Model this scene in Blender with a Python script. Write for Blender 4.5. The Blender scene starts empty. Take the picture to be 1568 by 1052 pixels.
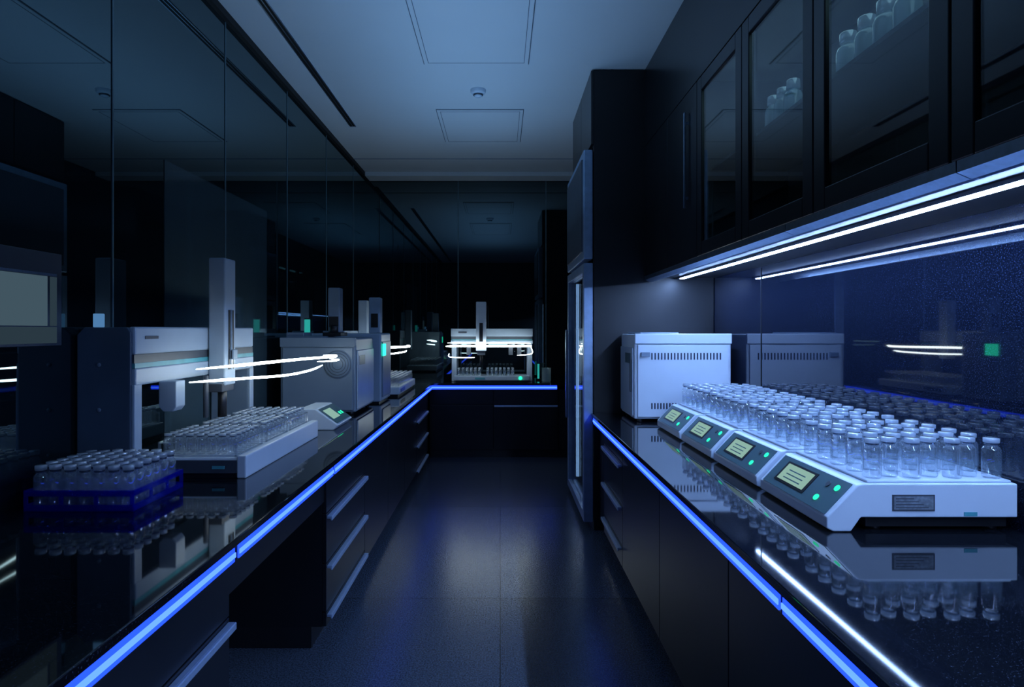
import bpy, bmesh, math, random
from mathutils import Vector, Matrix
random.seed(4)
S=bpy.context.scene
try:
    S.view_settings.view_transform='Standard'; S.view_settings.look='None'
except Exception as e: print(e)
# ------------------------------------------------------------ materials
def newmat(name):
    m=bpy.data.materials.new(name); m.use_nodes=True
    nt=m.node_tree; nt.nodes.clear()
    out=nt.nodes.new('ShaderNodeOutputMaterial')
    return m,nt,out
def pbr(name,col,rough=.4,metal=0,ior=1.5,var=.15,nscale=12,bump=0,coat=0):
    m,nt,out=newmat(name)
    p=nt.nodes.new('ShaderNodeBsdfPrincipled')
    tc=nt.nodes.new('ShaderNodeTexCoord')
    n=nt.nodes.new('ShaderNodeTexNoise'); n.inputs['Scale'].default_value=nscale; n.inputs['Detail'].default_value=4
    nt.links.new(tc.outputs['Object'],n.inputs['Vector'])
    r=nt.nodes.new('ShaderNodeValToRGB')
    r.color_ramp.elements[0].position=.3; r.color_ramp.elements[1].position=.7
    r.color_ramp.elements[0].color=[c*(1-var) for c in col]+[1]
    r.color_ramp.elements[1].color=[min(1,c*(1+var)) for c in col]+[1]
    nt.links.new(n.outputs['Fac'],r.inputs['Fac'])
    nt.links.new(r.outputs['Color'],p.inputs['Base Color'])
    p.inputs['Roughness'].default_value=rough; p.inputs['Metallic'].default_value=metal
    p.inputs['IOR'].default_value=ior; p.inputs['Coat Weight'].default_value=coat
    nt.links.new(p.outputs[0],out.inputs[0]); return m
def emit(name,col,st):
    m,nt,out=newmat(name)
    e=nt.nodes.new('ShaderNodeEmission'); e.inputs['Color'].default_value=list(col)+[1]; e.inputs['Strength'].default_value=st
    nt.links.new(e.outputs[0],out.inputs[0]); return m
def thin(name,tint=(.9,.95,1),rough=.04,ior=1.5,milk=.08,mcol=(.7,.85,1),boost=.0):
    m,nt,out=newmat(name)
    t=nt.nodes.new('ShaderNodeBsdfTransparent'); t.inputs[0].default_value=list(tint)+[1]
    g=nt.nodes.new('ShaderNodeBsdfGlossy'); g.inputs['Roughness'].default_value=rough
    f=nt.nodes.new('ShaderNodeFresnel')
    geo=nt.nodes.new('ShaderNodeNewGeometry')
    mr=nt.nodes.new('ShaderNodeMapRange'); mr.inputs['To Min'].default_value=ior; mr.inputs['To Max'].default_value=1/ior
    nt.links.new(geo.outputs['Backfacing'],mr.inputs['Value']); nt.links.new(mr.outputs[0],f.inputs['IOR'])
    a=nt.nodes.new('ShaderNodeMath'); a.operation='ADD'; a.inputs[1].default_value=boost; a.use_clamp=True
    nt.links.new(f.outputs[0],a.inputs[0])
    d=nt.nodes.new('ShaderNodeBsdfTranslucent'); d.inputs[0].default_value=list(mcol)+[1]
    d2=nt.nodes.new('ShaderNodeBsdfDiffuse'); d2.inputs[0].default_value=list(mcol)+[1]
    md=nt.nodes.new('ShaderNodeMixShader'); md.inputs[0].default_value=.5
    nt.links.new(d.outputs[0],md.inputs[1]); nt.links.new(d2.outputs[0],md.inputs[2])
    m1=nt.nodes.new('ShaderNodeMixShader'); m1.inputs[0].default_value=milk
    nt.links.new(t.outputs[0],m1.inputs[1]); nt.links.new(md.outputs[0],m1.inputs[2])
    m2=nt.nodes.new('ShaderNodeMixShader'); nt.links.new(a.outputs[0],m2.inputs[0])
    nt.links.new(m1.outputs[0],m2.inputs[1]); nt.links.new(g.outputs[0],m2.inputs[2])
    nt.links.new(m2.outputs[0],out.inputs[0]); return m
def darkglass(name,base,refl,tint,rough,ior):
    m,nt,out=newmat(name)
    tc=nt.nodes.new('ShaderNodeTexCoord')
    n=nt.nodes.new('ShaderNodeTexNoise'); n.inputs['Scale'].default_value=.7; nt.links.new(tc.outputs['Object'],n.inputs['Vector'])
    r=nt.nodes.new('ShaderNodeValToRGB'); r.color_ramp.elements[0].color=[c*.7 for c in base]+[1]; r.color_ramp.elements[1].color=[c*1.3 for c in base]+[1]
    nt.links.new(n.outputs['Fac'],r.inputs[0])
    d=nt.nodes.new('ShaderNodeBsdfDiffuse'); nt.links.new(r.outputs[0],d.inputs[0])
    g=nt.nodes.new('ShaderNodeBsdfGlossy'); g.inputs['Roughness'].default_value=rough; g.inputs[0].default_value=list(tint)+[1]
    f=nt.nodes.new('ShaderNodeFresnel'); f.inputs['IOR'].default_value=ior
    a=nt.nodes.new('ShaderNodeMath'); a.operation='ADD'; a.inputs[1].default_value=refl; a.use_clamp=True
    nt.links.new(f.outputs[0],a.inputs[0])
    m2=nt.nodes.new('ShaderNodeMixShader'); nt.links.new(a.outputs[0],m2.inputs[0])
    nt.links.new(d.outputs[0],m2.inputs[1]); nt.links.new(g.outputs[0],m2.inputs[2]); nt.links.new(m2.outputs[0],out.inputs[0]); return m
def granite(name,base,speck,rough,ior,scale,th,wid=.06):
    m,nt,out=newmat(name)
    p=nt.nodes.new('ShaderNodeBsdfPrincipled'); tc=nt.nodes.new('ShaderNodeTexCoord')
    v=nt.nodes.new('ShaderNodeTexNoise'); v.inputs['Scale'].default_value=scale; v.inputs['Detail'].default_value=3
    nt.links.new(tc.outputs['Object'],v.inputs['Vector'])
    r=nt.nodes.new('ShaderNodeValToRGB'); r.color_ramp.elements[0].position=th; r.color_ramp.elements[1].position=th+wid
    r.color_ramp.elements[0].color=list(base)+[1]; r.color_ramp.elements[1].color=list(speck)+[1]
    nt.links.new(v.outputs['Fac'],r.inputs['Fac']); nt.links.new(r.outputs[0],p.inputs['Base Color'])
    p.inputs['Roughness'].default_value=rough; p.inputs['IOR'].default_value=ior
    nt.links.new(p.outputs[0],out.inputs[0]); return m
def floor_mat():
    m,nt,out=newmat('floor_tile')
    p=nt.nodes.new('ShaderNodeBsdfPrincipled'); tc=nt.nodes.new('ShaderNodeTexCoord')
    mp=nt.nodes.new('ShaderNodeMapping'); mp.inputs['Location'].default_value=(0,-1.73+1.83*2,0)
    b=nt.nodes.new('ShaderNodeTexBrick'); b.offset=0; b.squash=1
    b.inputs['Scale'].default_value=1; b.inputs['Brick Width'].default_value=1.6; b.inputs['Row Height'].default_value=1.83
    b.inputs['Mortar Size'].default_value=.003; b.inputs['Mortar Smooth'].default_value=.1
    b.inputs['Color1'].default_value=(.07,.09,.125,1); b.inputs['Color2'].default_value=(.05,.065,.09,1); b.inputs['Mortar'].default_value=(.012,.016,.022,1)
    nt.links.new(tc.outputs['Object'],mp.inputs[0]); nt.links.new(mp.outputs[0],b.inputs['Vector'])
    n=nt.nodes.new('ShaderNodeTexNoise'); n.inputs['Scale'].default_value=140; nt.links.new(tc.outputs['Object'],n.inputs['Vector'])
    r=nt.nodes.new('ShaderNodeValToRGB'); r.color_ramp.elements[0].color=(.6,.6,.6,1); r.color_ramp.elements[1].color=(1.5,1.5,1.5,1); r.color_ramp.elements[0].position=.4;r.color_ramp.elements[1].position=.65
    nt.links.new(n.outputs['Fac'],r.inputs[0])
    mx=nt.nodes.new('ShaderNodeMix'); mx.data_type='RGBA'; mx.blend_type='MULTIPLY'; mx.inputs[0].default_value=1
    nt.links.new(b.outputs['Color'],mx.inputs[6]); nt.links.new(r.outputs[0],mx.inputs[7])
    nt.links.new(mx.outputs[2],p.inputs['Base Color'])
    p.inputs['Roughness'].default_value=.25; p.inputs['IOR'].default_value=1.9
    bp=nt.nodes.new('ShaderNodeBump'); bp.inputs['Strength'].default_value=.25; bp.inputs['Distance'].default_value=.001
    nt.links.new(n.outputs['Fac'],bp.inputs['Height']); nt.links.new(bp.outputs[0],p.inputs['Normal'])
    nt.links.new(p.outputs[0],out.inputs[0]); return m

M_ceil=pbr('ceiling_paint',(.64,.67,.70),.7,var=.02,nscale=1.5)
M_floor=floor_mat()
M_glasswall=darkglass('dark_glass_wall',(.004,.008,.011),.08,(.72,.95,1),.015,1.6)
M_glassimage=darkglass('glass_image_tint',(.042,.070,.085),.08,(.75,.95,1),.06,1.6)  # paler glass tint painting in a shape seen in the wall glass
M_black=pbr('black_laminate',(.006,.007,.010),.45,var=.15,nscale=5)
M_black2=pbr('black_satin',(.010,.011,.014),.28,var=.1,nscale=8)
M_cabin=pbr('cabinet_interior',(.03,.045,.06),.5,var=.1,nscale=4)
M_seam=pbr('black_seal',(.002,.002,.003),.6)
M_pline=pbr('panel_reveal',(.10,.13,.17),.6)
M_gseam=pbr('glass_edge',(.10,.17,.20),.3)
M_ctop=granite('black_granite_polished',(.004,.005,.007),(.04,.05,.08),.04,1.65,240,.62)
M_splash=granite('speckled_splashback',(.004,.006,.014),(.030,.046,.095),.025,1.62,260,.55,.15)
M_alu=pbr('brushed_aluminium',(.42,.52,.66),.3,metal=1,var=.1,nscale=60)
M_handle=pbr('anodised_handle',(.42,.54,.72),.42,metal=.45,var=.05,nscale=60)
M_steel=pbr('fridge_steel',(.34,.46,.64),.42,metal=.7,var=.1,nscale=20)
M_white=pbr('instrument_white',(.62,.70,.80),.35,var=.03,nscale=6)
M_whiteL=pbr('instrument_white_dimmed',(.38,.46,.56),.35,var=.04,nscale=6)  # instrument white darkened, dimmer light of the left side put into the colour
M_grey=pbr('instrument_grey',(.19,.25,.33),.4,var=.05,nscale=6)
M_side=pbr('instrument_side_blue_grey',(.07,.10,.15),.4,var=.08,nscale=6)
M_dgrey=pbr('instrument_dark_grey',(.06,.07,.09),.4,var=.1)
M_plblack=pbr('black_plastic',(.012,.012,.015),.35)
M_teal=pbr('teal_stripe',(.08,.35,.40),.4)
M_panel=pbr('control_panel_grey',(.07,.13,.15),.3,var=.05)
M_label=pbr('label_plate',(.20,.23,.27),.4,var=.3,nscale=90)
M_slot=pbr('vent_dark',(.02,.03,.06),.6)
M_rackblue=thin('blue_acrylic',(.22,.3,1),.08,1.5,.35,(.01,.03,.6),.04)
M_acr=thin('clear_acrylic',(.97,.98,1),.08,1.5,.15,(.7,.8,.9),.05)
M_vial=thin('vial_glass',(.98,.988,1),.05,1.8,.03,(.8,.92,1),.05)
M_liquid=thin('vial_liquid',(.96,.98,1),.05,1.9,.09,(.6,.85,1),.07)
M_vialL=thin('vial_glass_brightened',(.97,.985,1),.06,1.85,.10,(.75,.88,1),.08)  # milkier copy of the vial glass, brightens vials standing in dim light
M_cap=thin('vial_cap',(.9,.93,1),.10,1.7,.5,(.8,.9,1),.2)
M_capd=thin('vial_cap_tinted',(.4,.5,.7),.1,1.6,.6,(.04,.06,.12),.12)
M_pane=thin('cabinet_glass',(.94,.97,.98),.02,1.5,.0)
M_bottle=thin('bottle_glass',(.8,.88,.92),.1,1.5,.65,(.55,.72,.78),.05)
M_led=emit('undercabinet_led',(.31,.51,1),200)
M_blue=emit('blue_led',(.010,.042,1),3.2)
M_bluecore=emit('blue_led_core',(.06,.16,1),3)
M_trail=emit('motion_trail_white',(.80,.95,1),15)  # glow of the light streaks left by the moving arms
M_screen=emit('lcd_screen',(.42,.72,.62),.62)
M_green=emit('green_indicator',(.02,1,.42),1.8)
M_status=emit('green_status_screen',(.02,.8,.45),3.5)
M_tealglow=emit('teal_glow',(.03,.50,.45),.7)
M_blueglow=emit('blue_glow',(.15,.4,.8),.5)
M_frlight=emit('fridge_light',(.30,.55,1),1.8)
M_reflglow=emit('reflection_glow',(.20,.34,.44),.26)  # glow imitating a pale reflection in the left glass
M_reflglow2=emit('reflection_glow_low',(.16,.28,.38),.14)  # weaker glow for the edges of the same reflection

# ------------------------------------------------------------ builder
class MB:
    def __init__(s,name): s.name=name; s.bm=bmesh.new(); s.mats=[]
    def mi(s,m):
        if m not in s.mats: s.mats.append(m)
        return s.mats.index(m)
    def _add(s,t,mat,smooth=False):
        i=s.mi(mat)
        bmesh.ops.recalc_face_normals(t,faces=t.faces[:])
        for f in t.faces: f.material_index=i; f.smooth=smooth
        me=bpy.data.meshes.new('t'); t.to_mesh(me); t.free(); s.bm.from_mesh(me); bpy.data.meshes.remove(me)
    def box(s,x0,x1,y0,y1,z0,z1,mat,bev=0,seg=2):
        t=bmesh.new(); bmesh.ops.create_cube(t,size=1)
        for v in t.verts: v.co=Vector(((x0+x1)/2+v.co.x*(x1-x0),(y0+y1)/2+v.co.y*(y1-y0),(z0+z1)/2+v.co.z*(z1-z0)))
        if bev: bmesh.ops.bevel(t,geom=t.edges[:],offset=bev,segments=seg,affect='EDGES',profile=.5)
        s._add(t,mat); return s
    def prism(s,poly,y0,y1,mat,bev=0):   # poly in XZ, extruded along Y
        t=bmesh.new()
        a=[t.verts.new((x,y0,z)) for x,z in poly]; b=[t.verts.new((x,y1,z)) for x,z in poly]
        t.faces.new(a); t.faces.new(b[::-1])
        n=len(poly)
        for i in range(n): t.faces.new((a[i],b[i],b[(i+1)%n],a[(i+1)%n]))
        if bev:
            bmesh.ops.recalc_face_normals(t,faces=t.faces[:])
            bmesh.ops.bevel(t,geom=t.edges[:],offset=bev,segments=2,affect='EDGES',profile=.5)
        s._add(t,mat); return s
    def lathe(s,c,prof,mat,seg=16,axis='Z'):
        t=bmesh.new(); rings=[]
        for r,z in prof:
            if r<1e-5: rings.append([t.verts.new((0,0,z))])
            else: rings.append([t.verts.new((r*math.cos(2*math.pi*k/seg),r*math.sin(2*math.pi*k/seg),z)) for k in range(seg)])
        for A,B in zip(rings[:-1],rings[1:]):
            for k in range(seg):
                k2=(k+1)%seg
                if len(A)==1 and len(B)==1: continue
                if len(A)==1: t.faces.new((A[0],B[k],B[k2]))
                elif len(B)==1: t.faces.new((A[k],A[k2],B[0]))
                else: t.faces.new((A[k],A[k2],B[k2],B[k]))
        R=Matrix.Identity(4)
        if axis=='Y': R=Matrix.Rotation(math.radians(90),4,'X')
        if axis=='X': R=Matrix.Rotation(math.radians(90),4,'Y')
        for v in t.verts: v.co=(R@v.co)+Vector(c)
        s._add(t,mat,True); return s
    def cyl(s,c,r,h,mat,seg=20,axis='Z'):
        b=min(r,h)*.12
        return s.lathe(c,[(0,0),(r-b,0),(r,b),(r,h-b),(r-b,h),(0,h)],mat,seg,axis)
    def slab(s,o,u,v,n,mat):
        o,u,v,n=map(Vector,(o,u,v,n)); t=bmesh.new()
        P=[t.verts.new(o+a*u+b*v+c*n) for c in (0,1) for b in (0,1) for a in (0,1)]
        for q in ((0,1,3,2),(4,5,7,6),(0,1,5,4),(2,3,7,6),(0,2,6,4),(1,3,7,5)): t.faces.new([P[i] for i in q])
        s._add(t,mat); return s
    def ribbon(s,pts,h,w,mat,n=40):
        P=[Vector(p) for p in pts]; path=[]
        for i in range(len(P)-1):
            p0=P[max(i-1,0)];p1=P[i];p2=P[i+1];p3=P[min(i+2,len(P)-1)]
            k=max(3,n//(len(P)-1))
            for j in range(k):
                t=j/k; path.append(.5*((2*p1)+(-p0+p2)*t+(2*p0-5*p1+4*p2-p3)*t*t+(-p0+3*p1-3*p2+p3)*t**3))
        path.append(P[-1]); t=bmesh.new(); rings=[]
        for i,p in enumerate(path):
            d=(path[min(i+1,len(path)-1)]-path[max(i-1,0)]).normalized(); sd=d.cross(Vector((0,0,1))).normalized(); up=sd.cross(d)
            e=min(i,len(path)-1-i); q=min(1,.3+e*.12)
            rings.append([t.verts.new(p+sd*math.cos(a)*w*q+up*math.sin(a)*h*q) for a in [2*math.pi*k/8 for k in range(8)]])
        for A,B in zip(rings[:-1],rings[1:]):
            for k in range(8): t.faces.new((A[k],A[(k+1)%8],B[(k+1)%8],B[k]))
        t.faces.new(rings[0]); t.faces.new(rings[-1][::-1])
        s._add(t,mat,True); return s
    def done(s,parent=None):
        me=bpy.data.meshes.new(s.name); s.bm.to_mesh(me); s.bm.free()
        for m in s.mats: me.materials.append(m)
        o=bpy.data.objects.new(s.name,me); S.collection.objects.link(o)
        if parent: o.parent=parent
        return o
def empty(name,loc=(0,0,0)):
    e=bpy.data.objects.new(name,None); S.collection.objects.link(e); e.empty_display_size=.1; return e

# ------------------------------------------------------------ room constants
CH=3.45; XL=-1.70; XR=1.60; YB=8.16; YN=-2.2; CT=.88
b=MB('floor'); b.box(XL-.15,XR+.15,YN-.15,YB+.15,-.1,0,M_floor); b.done()
b=MB('ceiling'); b.box(XL-.15,XR+.15,YN-.15,YB+.15,CH,CH+.1,M_ceil); b.done()
def wall(name,x0,x1,y0,y1,mat):
    b=MB(name); b.box(x0,x1,y0,y1,0,CH,mat); return b.done()
wall('wall_left',XL-.12,XL,YN,YB+.1,M_glasswall)
wall('wall_back',XL,XR,YB,YB+.12,M_glasswall)
wall('wall_right',XR,XR+.12,YN,YB+.1,M_splash)
wall('wall_front',XL,XR,YN-.12,YN,M_black)
b=MB('trim_1')
sp=.69e-3*1.70*975
y=1.70*975/594
ys=[y+sp*k for k in range(-3,5)]
for yy in ys:
    if yy<YB-.1: b.box(XL,XL+.004,yy-.005,yy+.005,CT+.003,CH-.05,M_gseam)
b.box(XL,XL+.03,YN,YB,CH-.045,CH,M_seam)
b.done()
b=MB('trim_2')
for xx in (-.54,.585): b.box(xx-.006,xx+.006,YB-.004,YB,CT+.003,CH-.05,M_gseam)
b.box(XL+.03,.7,YB-.03,YB,CH-.05,CH,M_seam); b.done()
b=MB('glass_image_panel'); b.box(XL,XL+.003,3.22,4.63,CT+.003,2.36,M_glassimage); b.done()  # added pale panel, imitates a shape showing in the dark glass
b=MB('reflection_panel'); b.box(XL,XL+.006,2.12,2.46,1.44,1.79,M_dgrey,.002); b.box(XL+.004,XL+.008,2.15,2.38,1.515,1.70,M_reflglow); b.box(XL+.004,XL+.008,2.395,2.43,1.515,1.70,M_reflglow2); b.box(XL+.004,XL+.008,2.15,2.43,1.702,1.712,M_alu); b.box(XL+.004,XL+.008,2.15,2.43,1.45,1.51,M_reflglow2); b.done()  # added glowing panel standing in for a reflection on the glass wall
# ceiling details
def cpanel(name,x0,x1,y0,y1):
    b=MB(name)
    f=.035
    b.box(x0,x1,y0,y1,CH-.004,CH,M_pline)
    b.box(x0+.006,x1-.006,y0+.006,y1-.006,CH-.009,CH-.001,M_ceil,.002)
    for (a,c,d,e) in ((x0+f,x1-f,y0+f,y0+f+.004),(x0+f,x1-f,y1-f-.004,y1-f),(x0+f,x0+f+.004,y0+f,y1-f),(x1-f-.004,x1-f,y0+f,y1-f)):
        b.box(a,c,d,e,CH-.0105,CH-.008,M_pline)
    b.done()
cpanel('ceiling_access_panel',-.56,.21,3.3,4.67)
cpanel('ceiling_access_panel',-.57,.21,5.63,6.60)
b=MB('smoke_detector')
b.lathe((-.18,5.18,CH),[(0,-.055),(.028,-.055),(.032,-.048),(.032,-.036),(.05,-.034),(.062,-.02),(.064,0)],M_white,28)
b.lathe((-.18,5.18,CH),[(.033,-.047),(.040,-.044),(.040,-.038),(.033,-.036)],M_dgrey,28)
b.done()
b=MB('ceiling_slot_diffuser')
b.box(-1.44,-1.38,YN+.2,6.1,CH-.005,CH,M_alu,.001)
for xx in (-1.43,-1.405): b.box(xx,xx+.016,YN+.22,6.08,CH-.007,CH-.004,M_seam)
b.done()
b=MB('trim_3')
b.box(XL+.03,XR,7.25,7.262,CH-.006,CH,M_grey); b.box(XL+.03,XR,YB-.3,YB-.03,CH-.05,CH,M_ceil,.004); b.done()

# ------------------------------------------------------------ counters
def led_run_y(b,x,y0,y1,side):
    o=.012*side
    b.box(min(x,x-o*2.5),max(x,x-o*2.5),y0,y1,CT-.078,CT-.026,M_alu)
    b.box(min(x,x+.006*side),max(x,x+.006*side),y0,y1,CT-.072,CT-.030,M_blue,.002)
    xx=x+.006*side
    b.box(min(xx,xx+.003*side),max(xx,xx+.003*side),y0,y1,CT-.058,CT-.044,M_bluecore)
def handle_y(b,x,y0,y1,z,side):
    a,c=sorted((x,x+.022*side)); b.box(a,c,y0,y1,z-.004,z+.010,M_handle,.003)
    a,c=sorted((x+.018*side,x+.026*side)); b.box(a,c,y0,y1,z-.012,z+.010,M_handle,.003)
XE=-.785
root=empty('lab_counter')
b=MB('worktop'); 
b.box(XL+.005,XE,-1.5,7.38,CT-.025,CT,M_ctop,.003); b.done(root)
b=MB('led_profile')
for (a,c) in ((-1.5,1.90),(1.93,3.02),(3.05,7.36)): led_run_y(b,XE-.012,a,c,1)
b.done(root)
b=MB('base_cabinets')
FX=XE-.035
def carcass(y0,y1): 
    b.box(XL+.01,FX-.02,y0,y1,.1,CT-.08,M_black); b.box(XL+.01,FX-.07,y0,y1,0,.1,M_plblack)
def front(y0,y1,z0,z1,h=True):
    b.box(FX-.02,FX,y0+.003,y1-.003,z0,z1,M_black2,.002)
    if h: handle_y(b,FX,y0+.01,y1-.01,z1-.02,1)
carcass(-1.5,1.93)
for a,c in ((-1.5,-.6),(-.6,.3),(.3,1.12),(1.12,1.93)):
    for z0,z1 in ((.1,.375),(.38,.63)): front(a,c,z0,z1)
    front(a,c,.635,CT-.082,False)
b.box(XL+.01,XL+.25,1.93,3.0,0,CT-.08,M_black)
b.box(FX-.03,FX-.01,1.93,3.0,.69,CT-.08,M_black2)
carcass(3.0,7.38)
for z0,z1 in ((.1,.165),(.17,.395),(.40,.63)): front(3.0,3.85,z0,z1)
front(3.0,3.85,.635,CT-.082,False)
for a,c in ((3.85,4.65),(4.65,5.45),(5.45,6.22)): front(a,c,.1,CT-.082,False)
for z0,z1 in ((.1,.13),(.135,.37),(.375,.61)): front(6.22,7.1,z0,z1)
front(6.22,7.1,.615,CT-.082,False)
b.done(root)
XF=.68
root=empty('lab_counter')
b=MB('worktop'); b.box(XF,XR-.005,-1.5,4.74,CT-.025,CT,M_ctop,.003); b.done(root)
b=MB('led_profile')
for (a,c) in ((-1.5,1.55),(1.57,4.70)): led_run_y(b,XF+.012,a,c,-1)
b.done(root)
b=MB('base_cabinets'); GX=XF+.04
b.box(GX+.02,XR-.01,-1.5,4.74,.1,CT-.08,M_black); b.box(GX+.07,XR-.01,-1.5,4.74,0,.1,M_plblack)
def frontR(y0,y1,z0,z1,h=True):
    b.box(GX,GX+.02,y0+.003,y1-.003,z0,z1,M_black2,.002)
    if h: handle_y(b,GX,y0+.02,y1-.02,z1-.02,-1)
for z0,z1 in ((.1,.22),(.225,.46),(.465,.71)): frontR(3.75,4.42,z0,z1)
frontR(3.75,4.42,.715,CT-.082,False)
for i in range(6): frontR(3.75-.87*(i+1),3.75-.87*i,.1,CT-.082,False)
b.done(root)
YF=7.40
root=empty('lab_counter')
b=MB('worktop'); b.box(XL+.005,1.58,YF-.01,YB-.005,CT-.025,CT,M_ctop,.003); b.done(root)
b=MB('led_profile')
b.box(XE-.03,.66,YF+.01,YF+.04,CT-.078,CT-.026,M_alu); b.box(XE-.02,.66,YF+.002,YF+.01,CT-.072,CT-.030,M_blue); b.box(XE-.02,.66,YF-.002,YF+.002,CT-.058,CT-.044,M_bluecore); b.done(root)
b=MB('base_cabinets')
b.box(XE-.04,1.58,YF+.06,YB-.01,.1,CT-.08,M_black); b.box(XE-.04,1.58,YF+.1,YB-.01,0,.1,M_plblack)
for x0,x1 in ((XE-.03,-.08),(-.08,.68)):
    for z0,z1 in ((.1,.62),(.63,CT-.082)): b.box(x0+.003,x1-.003,YF+.04,YF+.06,z0,z1,M_black2,.002)
b.box(-.07,.67,YF+.012,YF+.04,.60,.622,M_handle,.003)
b.done(root)

# ------------------------------------------------------------ tall unit + fridge
root=empty('laboratory_refrigerator')
b=MB('housing')
b.box(.70,XR-.005,4.76,4.80,0,CH-.01,M_black)
b.box(.70,XR-.005,5.93,5.97,0,CH-.01,M_black)
b.box(1.50,XR-.005,4.80,5.93,0,CH-.01,M_black)
b.box(.70,1.5,4.80,5.93,2.88,CH-.01,M_black)
b.box(.68,.70,4.765,5.34,2.89,CH-.01,M_black2,.002); b.box(.68,.70,5.35,5.96,2.89,CH-.01,M_black2,.002)
b.box(.70,1.5,4.80,5.93,0,.08,M_plblack)
b.done(root)
b=MB('doors')
def frame(x0,x1,y0,y1,z0,z1,w,mat):
    b.box(x0,x1,y0,y0+w,z0,z1,mat,.004); b.box(x0,x1,y1-w,y1,z0,z1,mat,.004)
    b.box(x0,x1,y0+w,y1-w,z0,z0+w,mat,.004); b.box(x0,x1,y0+w,y1-w,z1-w,z1,mat,.004)
b.box(.625,.695,4.77,5.92,2.03,2.85,M_steel,.008)
b.box(.615,.627,4.83,5.86,2.09,2.79,M_dgrey,.003)
frame(.625,.695,4.77,5.92,.06,2.0,.07,M_steel)
b.box(.655,.665,4.84,5.85,.13,1.93,M_pane)
b.box(.595,.62,5.80,5.825,.7,1.5,M_alu,.004)
b.done(root)
b=MB('interior')
b.box(1.42,1.5,4.80,5.93,.1,2.85,M_grey)
for z in (.5,.9,1.3,1.65): b.box(.75,1.42,4.82,5.91,z,z+.012,M_acr)
b.box(.70,.725,5.86,5.885,.15,1.92,M_frlight)
b.done(root)

# ------------------------------------------------------------ wall cabinets
UX=1.08; UZ=1.90
root=empty('upper_cabinet')
b=MB('carcass')
Y0,Y1=-1.5,4.755
b.box(UX+.022,XR-.002,Y0,Y1,UZ,UZ+.03,M_black)
b.box(UX+.022,XR-.002,Y0,Y1,2.86,CH-.01,M_black)
b.box(XR-.02,XR-.002,Y0,Y1,UZ+.03,2.86,M_cabin)
bounds=[-1.07,-.42,.23,.88,1.53,2.2,2.85,3.5]
for yy in bounds[:-1]: b.box(UX+.022,UX+.06,yy-.009,yy+.009,UZ+.03,2.86,M_black)
for yy in (Y0+.01,.88,3.5,4.12,Y1-.01): b.box(UX+.022,XR-.02,yy-.009,yy+.009,UZ+.03,2.86,M_black)
b.box(UX+.08,XR-.02,Y0,3.5,2.375,2.39,M_cabin)
b.box(UX,UX+.021,Y0,Y1,2.87,CH-.01,M_black2,.001)
b.done(root)
b=MB('glass_doors')
for a,c in zip(bounds[:-1],bounds[1:]):
    w=.075
    frame(UX,UX+.021,a+.003,c-.003,UZ+.0,2.865,w,M_black2)
    b.box(UX+.009,UX+.013,a+w,c-w,UZ+w,2.865-w,M_pane)
for a,c in ((3.5,4.12),(4.12,Y1)):
    b.box(UX,UX+.021,a+.003,c-.003,UZ,2.865,M_black2,.002)
b.box(UX-.025,UX-.012,3.66,3.675,2.2,2.75,M_alu,.003); b.box(UX-.014,UX,3.66,3.675,2.25,2.265,M_alu); b.box(UX-.014,UX,3.66,3.675,2.68,2.695,M_alu)
b.done(root)
b=MB('light_rail')
for a,c in ((-1.5,.6),(.602,1.5),(1.502,2.4),(2.402,3.3),(3.302,4.74)):
    b.prism([(UX-.005,UZ-.002),(UX-.005,UZ-.03),(UX+.03,UZ-.045),(UX+.05,UZ-.045),(UX+.05,UZ-.002)],a+.001,c-.001,M_alu)
b.box(UX+.05,XR-.002,-1.5,4.74,UZ-.012,UZ-.002,M_black)
b.box(1.305,1.34,-1.5,4.70,UZ-.025,UZ-.012,M_dgrey)
b.box(1.312,1.334,-1.45,4.65,UZ-.030,UZ-.0252,M_led)
b.done(root)
b=MB('reagent_bottle')
def bottle(x,y,z,r,h):
    b.lathe((x,y,z),[(0,0),(r*.9,0),(r,r*.15),(r,h*.62),(r*.85,h*.72),(r*.6,h*.76),(r*.6,h*.80)],M_bottle,20)
    b.cyl((x,y,z+h*.79),r*.72,h*.21,M_cap,20)
for y in (2.00,2.11,2.22,2.34): bottle(1.28,y,2.391,.042,.20)
for y in (2.78,2.88,2.98): bottle(1.28,y,2.391,.040,.20)
b.done(root)
b=MB('splashback_joint'); b.box(XR-.004,XR,3.9,3.904,CT,UZ-.02,M_seam); b.done()

# ------------------------------------------------------------ vials
def vial(b,x,y,z,r,h,cap=M_cap,liq=True,seg=14,gl=None):
    g=gl or M_vial
    b.lathe((x,y,z),[(0,.001),(r*.88,.001),(r,h*.04),(r,h*.42)],(M_liquid if liq else g),seg)
    b.lathe((x,y,z),[(r,h*.42),(r,h*.70),(r*.9,h*.76),(r*.66,h*.80),(r*.66,h*.83)],g,seg)
    b.lathe((x,y,z),[(r*.66,h*.83),(r*.72,h*.835),(r*.72,h*.88)],M_capd,seg)
    b.lathe((x,y,z),[(r*.72,h*.88),(r*.84,h*.885),(r*.84,h*.985),(r*.76,h),(0,h)],cap,seg)

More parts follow.
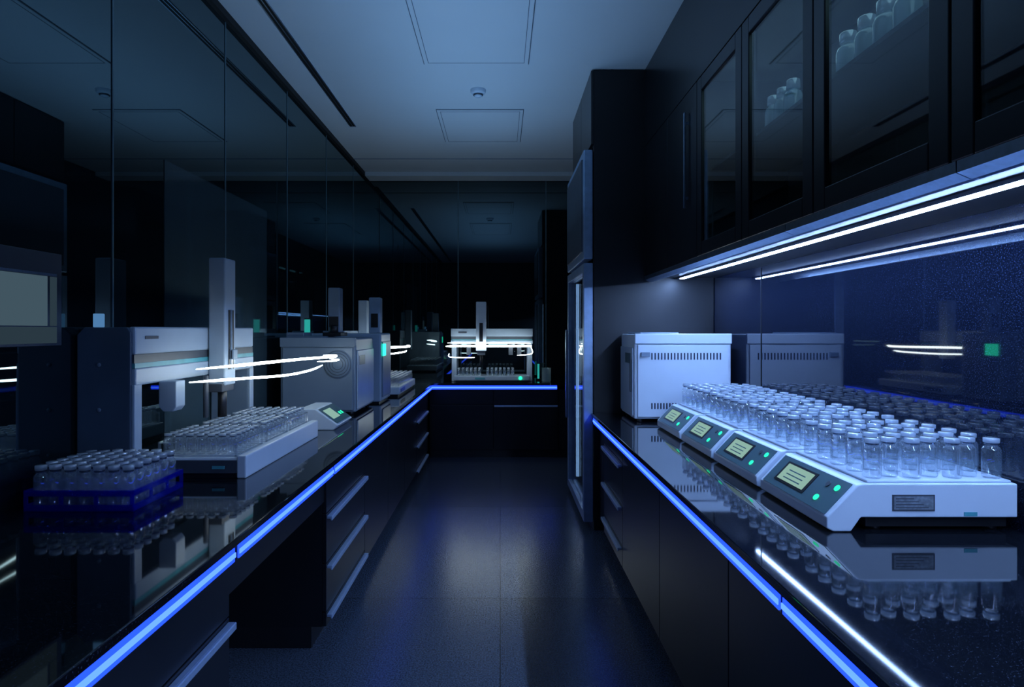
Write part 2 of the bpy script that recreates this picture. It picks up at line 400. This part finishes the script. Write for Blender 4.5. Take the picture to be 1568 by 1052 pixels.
# ------------------------------------------------------------ digital shakers (right)
def shaker(y0,y1,x0=1.0,x1=1.585):
    root=empty('digital_hotplate_shaker')
    b=MB('body'); z=CT
    b.prism([(x0,z+.012),(x0+.02,z+.002),(x0+.075,z+.002),(x0+.105,z+.045),(x1,z+.045),(x1,z+.148),(x0+.115,z+.148),(x0+.095,z+.145),(x0-.0,z+.045)],y0,y1,M_white,.004)
    b.box(x0+.13,x1-.02,y0+.02,y1-.02,z+.012,z+.046,M_plblack)
    for fx in (x0+.14,x1-.08):
        for fy in (y0+.02,y1-.08): b.cyl((fx+.03,fy+.03,z),.02,.016,M_plblack,14)
    P=Vector((x0,y0,z+.045)); Q=Vector((x0+.095,y0,z+.145)); u=(Q-P); n=Vector((-u.z,0,u.x)).normalized()
    L=y1-y0
    def pan(a0,a1,s0,s1,th,mat,off=0):
        b.slab(P+u*s0+Vector((0,L*a0,0))+n*off,u*(s1-s0),(0,L*(a1-a0),0),n*th,mat)
    pan(.04,.96,.04,.96,.002,M_panel)
    pan(.40,.84,.22,.84,.002,M_plblack,.002)
    pan(.43,.81,.28,.78,.001,M_screen,.004)
    for k in range(3): pan(.50,.74,.36+.12*k,.39+.12*k,.0006,M_panel,.0052)
    def knob(a,s,r,mat):
        c=P+u*s+Vector((0,L*a,0))+n*.002
        t=bmesh.new(); bmesh.ops.create_cone(t,cap_ends=True,segments=18,radius1=r,radius2=r*.9,depth=.006)
        M=Matrix.Translation(c)@n.to_track_quat('Z','Y').to_matrix().to_4x4()
        for v in t.verts: v.co=M@v.co
        b._add(t,mat)
    knob(.13,.72,.012,M_green); knob(.24,.30,.012,M_green); knob(.24,.30,.008,M_panel)
    pan(.225,.255,.26,.34,.001,M_green,.005)
    knob(.24,.72,.011,M_dgrey)
    b.box(x0+.20,x0+.33,y0-.002,y0,z+.065,z+.115,M_dgrey); b.box(x0+.205,x0+.325,y0-.003,y0-.002,z+.07,z+.11,M_label)
    for k in range(4): b.box(x0+.21,x0+.21+.1-.015*k,y0-.0035,y0-.003,z+.075+.009*k,z+.078+.009*k,M_dgrey)
    b.box(x0+.42,x0+.46,y0-.002,y0,z+.05,z+.062,M_teal)
    b.box(x0+.13,x1-.01,y0+.012,y1-.012,z+.148,z+.156,M_white,.003)
    b.done(root)
    b=MB('glass_vials')
    nx,ny=7,5
    for i in range(nx):
        for j in range(ny):
            st=.02*(i%2)
            vial(b,x0+.165+i*(x1-x0-.21)/(nx-1)+random.uniform(-.002,.002),y0+.045+st+j*(L-.11)/(ny-1)+random.uniform(-.002,.002),z+.157,.0265,.125)
    b.done(root)
for k in range(4): shaker(1.95+.535*k,1.95+.535*k+.500)

# GC oven
def gc_oven(x0,x1,y0,y1,h,vent='slots',name='gas_chromatograph_oven'):
    root=empty(name); b=MB('casing'); z=CT
    for fx in (x0+.04,x1-.04):
        for fy in (y0+.04,y1-.04): b.cyl((fx,fy,z),.018,.022,M_plblack,14)
    W1=M_white if vent=='slots' else M_grey
    b.box(x0,x1,y0+.012,y1,z+.02,z+h,W1,.012)
    b.box(x0+.02,x1-.02,y0,y0+.014,z+.035,z+h-.07,W1,.004)
    b.box(x0,x1-.0,y0-.004,y0+.02,z+h-.065,z+h+.004,W1,.005)
    b.box(x0+.04,x0+.30,y0+.02,y1-.05,z+h,z+h+.012,M_grey,.004)
    if vent=='slots':
        for k in range(22): 
            xx=x0+.11+k*(x1-x0-.17)/22; b.box(xx,xx+.009,y0-.002,y0+.001,z+h-.17,z+h-.125,M_slot)
        for k in range(9):
            xx=x0+.11+k*.02; b.box(xx,xx+.009,y0-.002,y0+.001,z+.09,z+.13,M_slot)
        for k in range(9):
            xx=x1-.25+k*.02; b.box(xx,xx+.009,y0-.002,y0+.001,z+.09,z+.13,M_slot)
    else:
        cx,cz=x1-.13,z+h*.66
        b.cyl((cx,y0+.001,cz),.105,.005,M_grey,36,'Y')
        for r in (.098,.08,.06,.04): b.lathe((cx,y0-.004,cz),[(r,0),(r,.002),(r-.003,.002),(r-.003,0)],M_dgrey,36,'Y')
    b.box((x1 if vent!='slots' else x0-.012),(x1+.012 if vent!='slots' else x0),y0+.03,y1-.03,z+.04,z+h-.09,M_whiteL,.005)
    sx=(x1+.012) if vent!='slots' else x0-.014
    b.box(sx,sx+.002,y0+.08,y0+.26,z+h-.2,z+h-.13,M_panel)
    b.done(root); return root
r=gc_oven(.90,1.55,4.26,4.73,.59)
b=MB('latch'); b.box(.878,.886,4.30,4.33,CT+.2,CT+.42,M_dgrey,.003); b.box(.94,1.0,4.245,4.262,CT+.44,CT+.47,M_grey,.003); b.done(r)

# ------------------------------------------------------------ left: blue vial rack
root=empty('vial_rack'); b=MB('rack_frame')
x0,x1,y0,y1=-1.625,-1.25,2.17,2.51; z=CT
for zz in (.002,.062): b.box(x0,x1,y0,y1,z+zz,z+zz+.004,M_rackblue,.001)
for yy in (y0,y1-.006):
    b.box(x0,x1,yy,yy+.006,z,z+.022,M_rackblue); b.box(x0,x1,yy,yy+.006,z+.052,z+.072,M_rackblue)
for xx in (x0,x1-.006):
    b.box(xx,xx+.006,y0,y1,z,z+.022,M_rackblue); b.box(xx,xx+.006,y0,y1,z+.052,z+.072,M_rackblue)
for xx in (x0,x0+.12,x0+.24,x1-.012):
    for yy in (y0,y1-.006): b.box(xx,xx+.012,yy,yy+.006,z+.022,z+.052,M_rackblue)
for yy in (y0+.11,y0+.22): b.box(x1-.006,x1,yy,yy+.012,z+.022,z+.052,M_rackblue)
b.done(root); b=MB('glass_vials')
for i in range(7):
    for j in range(6): vial(b,x0+.036+i*.0505,y0+.033+j*.0545,z+.009,.0225,.145+random.uniform(-.002,.002),M_cap,False,14,M_vialL)
b.done(root)

# ------------------------------------------------------------ left autosampler (runs along Y)
root=empty('robotic_autosampler'); b=MB('gantry')
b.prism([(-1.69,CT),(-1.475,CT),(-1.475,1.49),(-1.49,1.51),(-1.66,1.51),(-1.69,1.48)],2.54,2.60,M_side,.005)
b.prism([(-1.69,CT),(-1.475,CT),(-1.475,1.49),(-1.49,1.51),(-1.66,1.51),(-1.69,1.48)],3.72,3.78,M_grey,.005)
b.box(-1.476,-1.462,2.545,2.60,CT,1.28,M_whiteL,.004)
b.box(-1.476,-1.462,3.72,3.775,CT,1.28,M_whiteL,.004)
b.box(-1.68,-1.48,2.60,3.72,1.28,1.505,M_grey,.006)
b.box(-1.49,-1.462,2.55,3.77,1.40,1.512,M_whiteL,.008)
b.box(-1.49,-1.466,2.55,3.77,1.365,1.40,M_dgrey)
b.box(-1.49,-1.463,2.55,3.77,1.345,1.365,M_teal)
b.box(-1.49,-1.460,2.55,3.77,1.275,1.345,M_whiteL,.006)
b.box(-1.461,-1.459,2.62,2.72,1.462,1.474,M_dgrey)
for k in range(3): b.cyl((-1.60,2.54,1.0+.18*k),.008,.004,M_grey,12,'Y')
b.done(root); b=MB('z_axis_column')
b.box(-1.458,-1.375,3.18,3.31,1.22,1.86,M_whiteL,.007)
b.box(-1.378,-1.372,3.22,3.28,1.30,1.60,M_plblack)
b.box(-1.366,-1.360,3.225,3.235,1.3,1.6,M_alu)
b.box(-1.372,-1.35,3.225,3.275,1.35,1.40,M_grey,.003)
b.box(-1.45,-1.38,3.16,3.30,1.19,1.23,M_dgrey,.004)
b.cyl((-1.41,3.23,1.06),.022,.13,M_plblack,16)
b.cyl((-1.41,3.23,.99),.006,.08,M_alu,10)
b.prism([(-1.46,1.28),(-1.46,1.17),(-1.44,1.15),(-1.40,1.15),(-1.385,1.17),(-1.385,1.28)],2.72,2.80,M_whiteL,.004)
b.cyl((-1.41,3.05,1.08),.012,.2,M_dgrey,12)
b.done(root); b=MB('motion_light_trail')  # motion streaks of light modelled as glowing ribbons
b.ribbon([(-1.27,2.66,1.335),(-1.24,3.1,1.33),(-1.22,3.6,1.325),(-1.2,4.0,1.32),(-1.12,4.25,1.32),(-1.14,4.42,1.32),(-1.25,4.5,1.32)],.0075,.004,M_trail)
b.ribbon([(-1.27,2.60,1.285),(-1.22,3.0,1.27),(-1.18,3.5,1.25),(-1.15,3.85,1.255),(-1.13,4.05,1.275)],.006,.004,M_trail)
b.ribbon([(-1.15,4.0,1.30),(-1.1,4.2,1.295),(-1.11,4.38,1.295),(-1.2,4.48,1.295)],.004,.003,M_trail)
b.done(root); b=MB('status_lamp')
b.cyl((-1.62,2.57,1.51),.02,.055,M_blueglow,18); b.done(root)
root=empty('sample_tray_platform'); b=MB('base')
z=CT; b.box(-1.45,-1.065,2.66,3.70,z+.02,z+.085,M_white,.008)
b.box(-1.44,-1.08,2.668,3.69,z,z+.022,M_plblack)
b.box(-1.44,-1.10,2.655,2.662,z+.022,z+.075,M_dgrey)
b.box(-1.20,-1.15,2.65,2.656,z+.04,z+.052,M_teal)
b.box(-1.10,-1.06,2.655,3.705,z+.0,z+.095,M_white,.006)
b.done(root); b=MB('acrylic_racks')
def rack(x0,x1,y0,y1,z,h):
    for zz in (0,h):
        b.box(x0,x1,y0,y0+.008,z+zz,z+zz+.006,M_acr); b.box(x0,x1,y1-.008,y1,z+zz,z+zz+.006,M_acr)
        b.box(x0,x0+.008,y0,y1,z+zz,z+zz+.006,M_acr); b.box(x1-.008,x1,y0,y1,z+zz,z+zz+.006,M_acr)
    for xx in (x0,x1-.008):
        for yy in (y0,y1-.008): b.box(xx,xx+.008,yy,yy+.008,z,z+h,M_acr)
rack(-1.44,-1.11,2.68,2.98,z+.086,.055); rack(-1.44,-1.11,3.03,3.33,z+.086,.055); rack(-1.44,-1.11,3.37,3.67,z+.086,.055)
b.done(root); b=MB('glass_vials')
for yy in (2.68,3.03,3.37):
    for i in range(7):
        for j in range(6): vial(b,-1.413+i*.046,yy+.03+j*.048,z+.092,.019,.088,M_cap,False,12,M_vialL)
b.done(root)
root=empty('digital_readout'); b=MB('body')
b.prism([(-1.25,z),(-1.03,z),(-1.0,z+.03),(-1.14,z+.13),(-1.25,z+.13)],3.93,4.30,M_white,.006)
P=Vector((-1.0,3.93,z+.03)); u=Vector((-.14,0,.10)); n=Vector((.10,0,.14)).normalized()
b.slab(P+u*.08+Vector((0,.02,0))+n*.001,u*.85,(0,.33,0),n*.003,M_panel)
b.slab(P+u*.3+Vector((0,.05,0))+n*.004,u*.5,(0,.16,0),n*.001,M_screen)
for a in (.25,.30): b.slab(P+u*.35+Vector((0,a,0))+n*.004,u*.14,(0,.02,0),n*.002,M_green)
b.done(root)
r=gc_oven(-1.60,-1.05,4.62,5.26,.56,'fan')
b=MB('injector_tower')
b.box(-1.34,-1.20,4.80,5.0,CT+.572,CT+.60,M_plblack,.004)
b.box(-1.31,-1.22,4.84,4.94,CT+.60,1.82,M_grey,.008); b.box(-1.30,-1.23,4.836,4.841,1.52,1.60,M_plblack)
b.cyl((-1.26,4.83,CT+.60),.03,.05,M_plblack)
b.box(-1.58,-1.45,4.7,4.9,CT+.56,CT+.60,M_grey,.006)
b.done(r); b=MB('indicator'); b.cyl((-1.50,4.95,CT+.56),.022,.14,M_tealglow,16); b.cyl((-1.50,4.95,CT+.70),.024,.01,M_plblack,16); b.done(r)
root=empty('detector_module'); b=MB('casing')
b.box(-1.62,-1.0,5.34,5.80,CT+.015,1.47,M_whiteL,.012); b.box(-1.0,-.99,5.38,5.76,CT+.05,1.40,M_grey,.004)
b.box(-.991,-.987,5.36,5.50,1.28,1.38,M_status); b.box(-1.6,-1.02,5.36,5.78,CT,CT+.016,M_plblack)
b.box(-1.14,-1.04,5.52,5.62,1.47,1.78,M_whiteL,.008); b.box(-1.12,-1.06,5.515,5.521,1.52,1.64,M_plblack)
b.done(root)
root=empty('robotic_autosampler'); b=MB('gantry')
for yy in (5.95,7.0): b.box(-1.66,-1.46,yy,yy+.06,CT,1.49,M_grey,.006)
b.box(-1.66,-1.47,6.01,7.0,1.26,1.49,M_grey,.006); b.box(-1.475,-1.455,5.95,7.06,1.38,1.49,M_whiteL,.005)
b.box(-1.475,-1.457,5.95,7.06,1.34,1.36,M_teal)
b.box(-1.45,-1.36,6.5,6.62,1.2,1.8,M_whiteL,.006)
b.done(root); b=MB('motion_light_trail')
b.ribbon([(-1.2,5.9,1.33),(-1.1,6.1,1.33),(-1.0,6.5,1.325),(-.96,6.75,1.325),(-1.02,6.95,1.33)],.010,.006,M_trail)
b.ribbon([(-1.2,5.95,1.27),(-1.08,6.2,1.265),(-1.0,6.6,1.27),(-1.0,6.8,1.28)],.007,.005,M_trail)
b.done(root)
root=empty('sample_tray_platform'); b=MB('base')
b.box(-1.38,-.93,5.88,6.95,z+.02,z+.09,M_white,.008); b.box(-1.36,-.95,5.9,6.93,z,z+.021,M_plblack)
b.box(-.93,-.926,5.95,6.2,z+.04,z+.07,M_panel); b.done(root); b=MB('glass_vials')
for i in range(8):
    for j in range(16): vial(b,-1.33+i*.052,5.95+j*.061,z+.091,.02,.09,seg=8,liq=False)
b.done(root)
root=empty('robotic_autosampler'); b=MB('gantry')
for xx in (-.585,.325):
    b.box(xx,xx+.06,7.66,8.0,CT,1.36,M_whiteL,.006)
b.box(-.59,.39,7.64,8.0,1.35,1.51,M_grey,.008)
b.box(-.59,.39,7.60,7.645,1.42,1.515,M_whiteL,.006); b.box(-.58,.38,7.61,7.645,1.385,1.42,M_dgrey); b.box(-.58,.38,7.608,7.646,1.37,1.385,M_teal)
b.box(-.59,.39,7.60,7.645,1.335,1.372,M_whiteL,.004)
b.box(-.5,-.4,7.596,7.601,1.46,1.48,M_dgrey)
b.box(-.55,.35,7.58,7.95,CT+.015,CT+.07,M_whiteL,.006); b.box(-.53,.33,7.6,7.93,CT,CT+.016,M_plblack)
b.box(-.3,-.18,7.575,7.58,CT+.03,CT+.05,M_teal); b.cyl((.24,7.575,CT+.045),.022,.01,M_green,16,'Y')
b.done(root); b=MB('z_axis_column')
b.box(-.285,-.165,7.48,7.60,1.25,1.83,M_white,.008); b.box(-.245,-.205,7.474,7.481,1.36,1.58,M_plblack)
b.box(-.27,-.18,7.5,7.6,1.2,1.25,M_dgrey); b.cyl((-.225,7.55,1.08),.02,.13,M_plblack)
for xx in (-.4,.1,.2): b.box(xx,xx+.05,7.56,7.62,1.2,1.33,M_dgrey,.004)
b.done(root); b=MB('motion_light_trail')
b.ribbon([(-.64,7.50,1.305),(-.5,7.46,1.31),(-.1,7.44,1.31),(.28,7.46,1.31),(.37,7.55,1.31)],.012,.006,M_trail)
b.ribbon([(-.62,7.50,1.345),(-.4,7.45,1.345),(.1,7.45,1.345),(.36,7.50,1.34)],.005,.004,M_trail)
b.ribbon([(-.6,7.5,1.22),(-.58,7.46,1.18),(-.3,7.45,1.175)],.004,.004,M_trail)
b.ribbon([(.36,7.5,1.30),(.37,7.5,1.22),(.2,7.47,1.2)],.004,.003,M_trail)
b.done(root); b=MB('glass_vials')
for i in range(14):
    for j in range(3):
        if i!=6: vial(b,-.50+i*.05,7.64+j*.07,CT+.071,.019,.09,seg=10)
b.done(root)
root=MB('glass_beaker')
root.lathe((.55,7.6,CT),[(0,.001),(.05,.001),(.055,.01),(.055,.16),(.06,.165)],M_bottle,20); root.done()
b=MB('indicator_lamp'); b.cyl((.47,7.85,CT),.03,.02,M_plblack); b.cyl((.47,7.85,CT+.02),.012,.18,M_tealglow); b.done()

# ------------------------------------------------------------ lights
def area(name,loc,rot,sx,sy,p,col):
    l=bpy.data.lights.new(name,'AREA'); l.shape='RECTANGLE'; l.size=sx; l.size_y=sy; l.energy=p; l.color=col
    o=bpy.data.objects.new(name,l); S.collection.objects.link(o); o.location=loc; o.rotation_euler=rot; return o
area('added_ceiling_fill',(-.25,3.9,2.35),(math.pi,0,0),.9,4.8,19,(.24,.52,.95))  # lamp added to light the ceiling, floats mid-room without a fitting
area('added_bottle_fill',(1.30,2.2,2.85),(0,0,0),.3,2.2,1.8,(.4,.8,1))  # lamp added inside the cabinet to brighten the bottles
W=bpy.data.worlds.new('night'); S.world=W; W.use_nodes=True
W.node_tree.nodes['Background'].inputs[0].default_value=(.05,.12,.25,1); W.node_tree.nodes['Background'].inputs[1].default_value=.05
c=bpy.data.cameras.new('camera'); co=bpy.data.objects.new('camera',c); S.collection.objects.link(co)
c.sensor_width=36; c.lens=975/1568*36; c.shift_x=18/1568; c.shift_y=-21/1568
co.location=(0,0,1.5); co.rotation_euler=(math.pi/2,0,0); c.clip_start=.05
S.camera=co
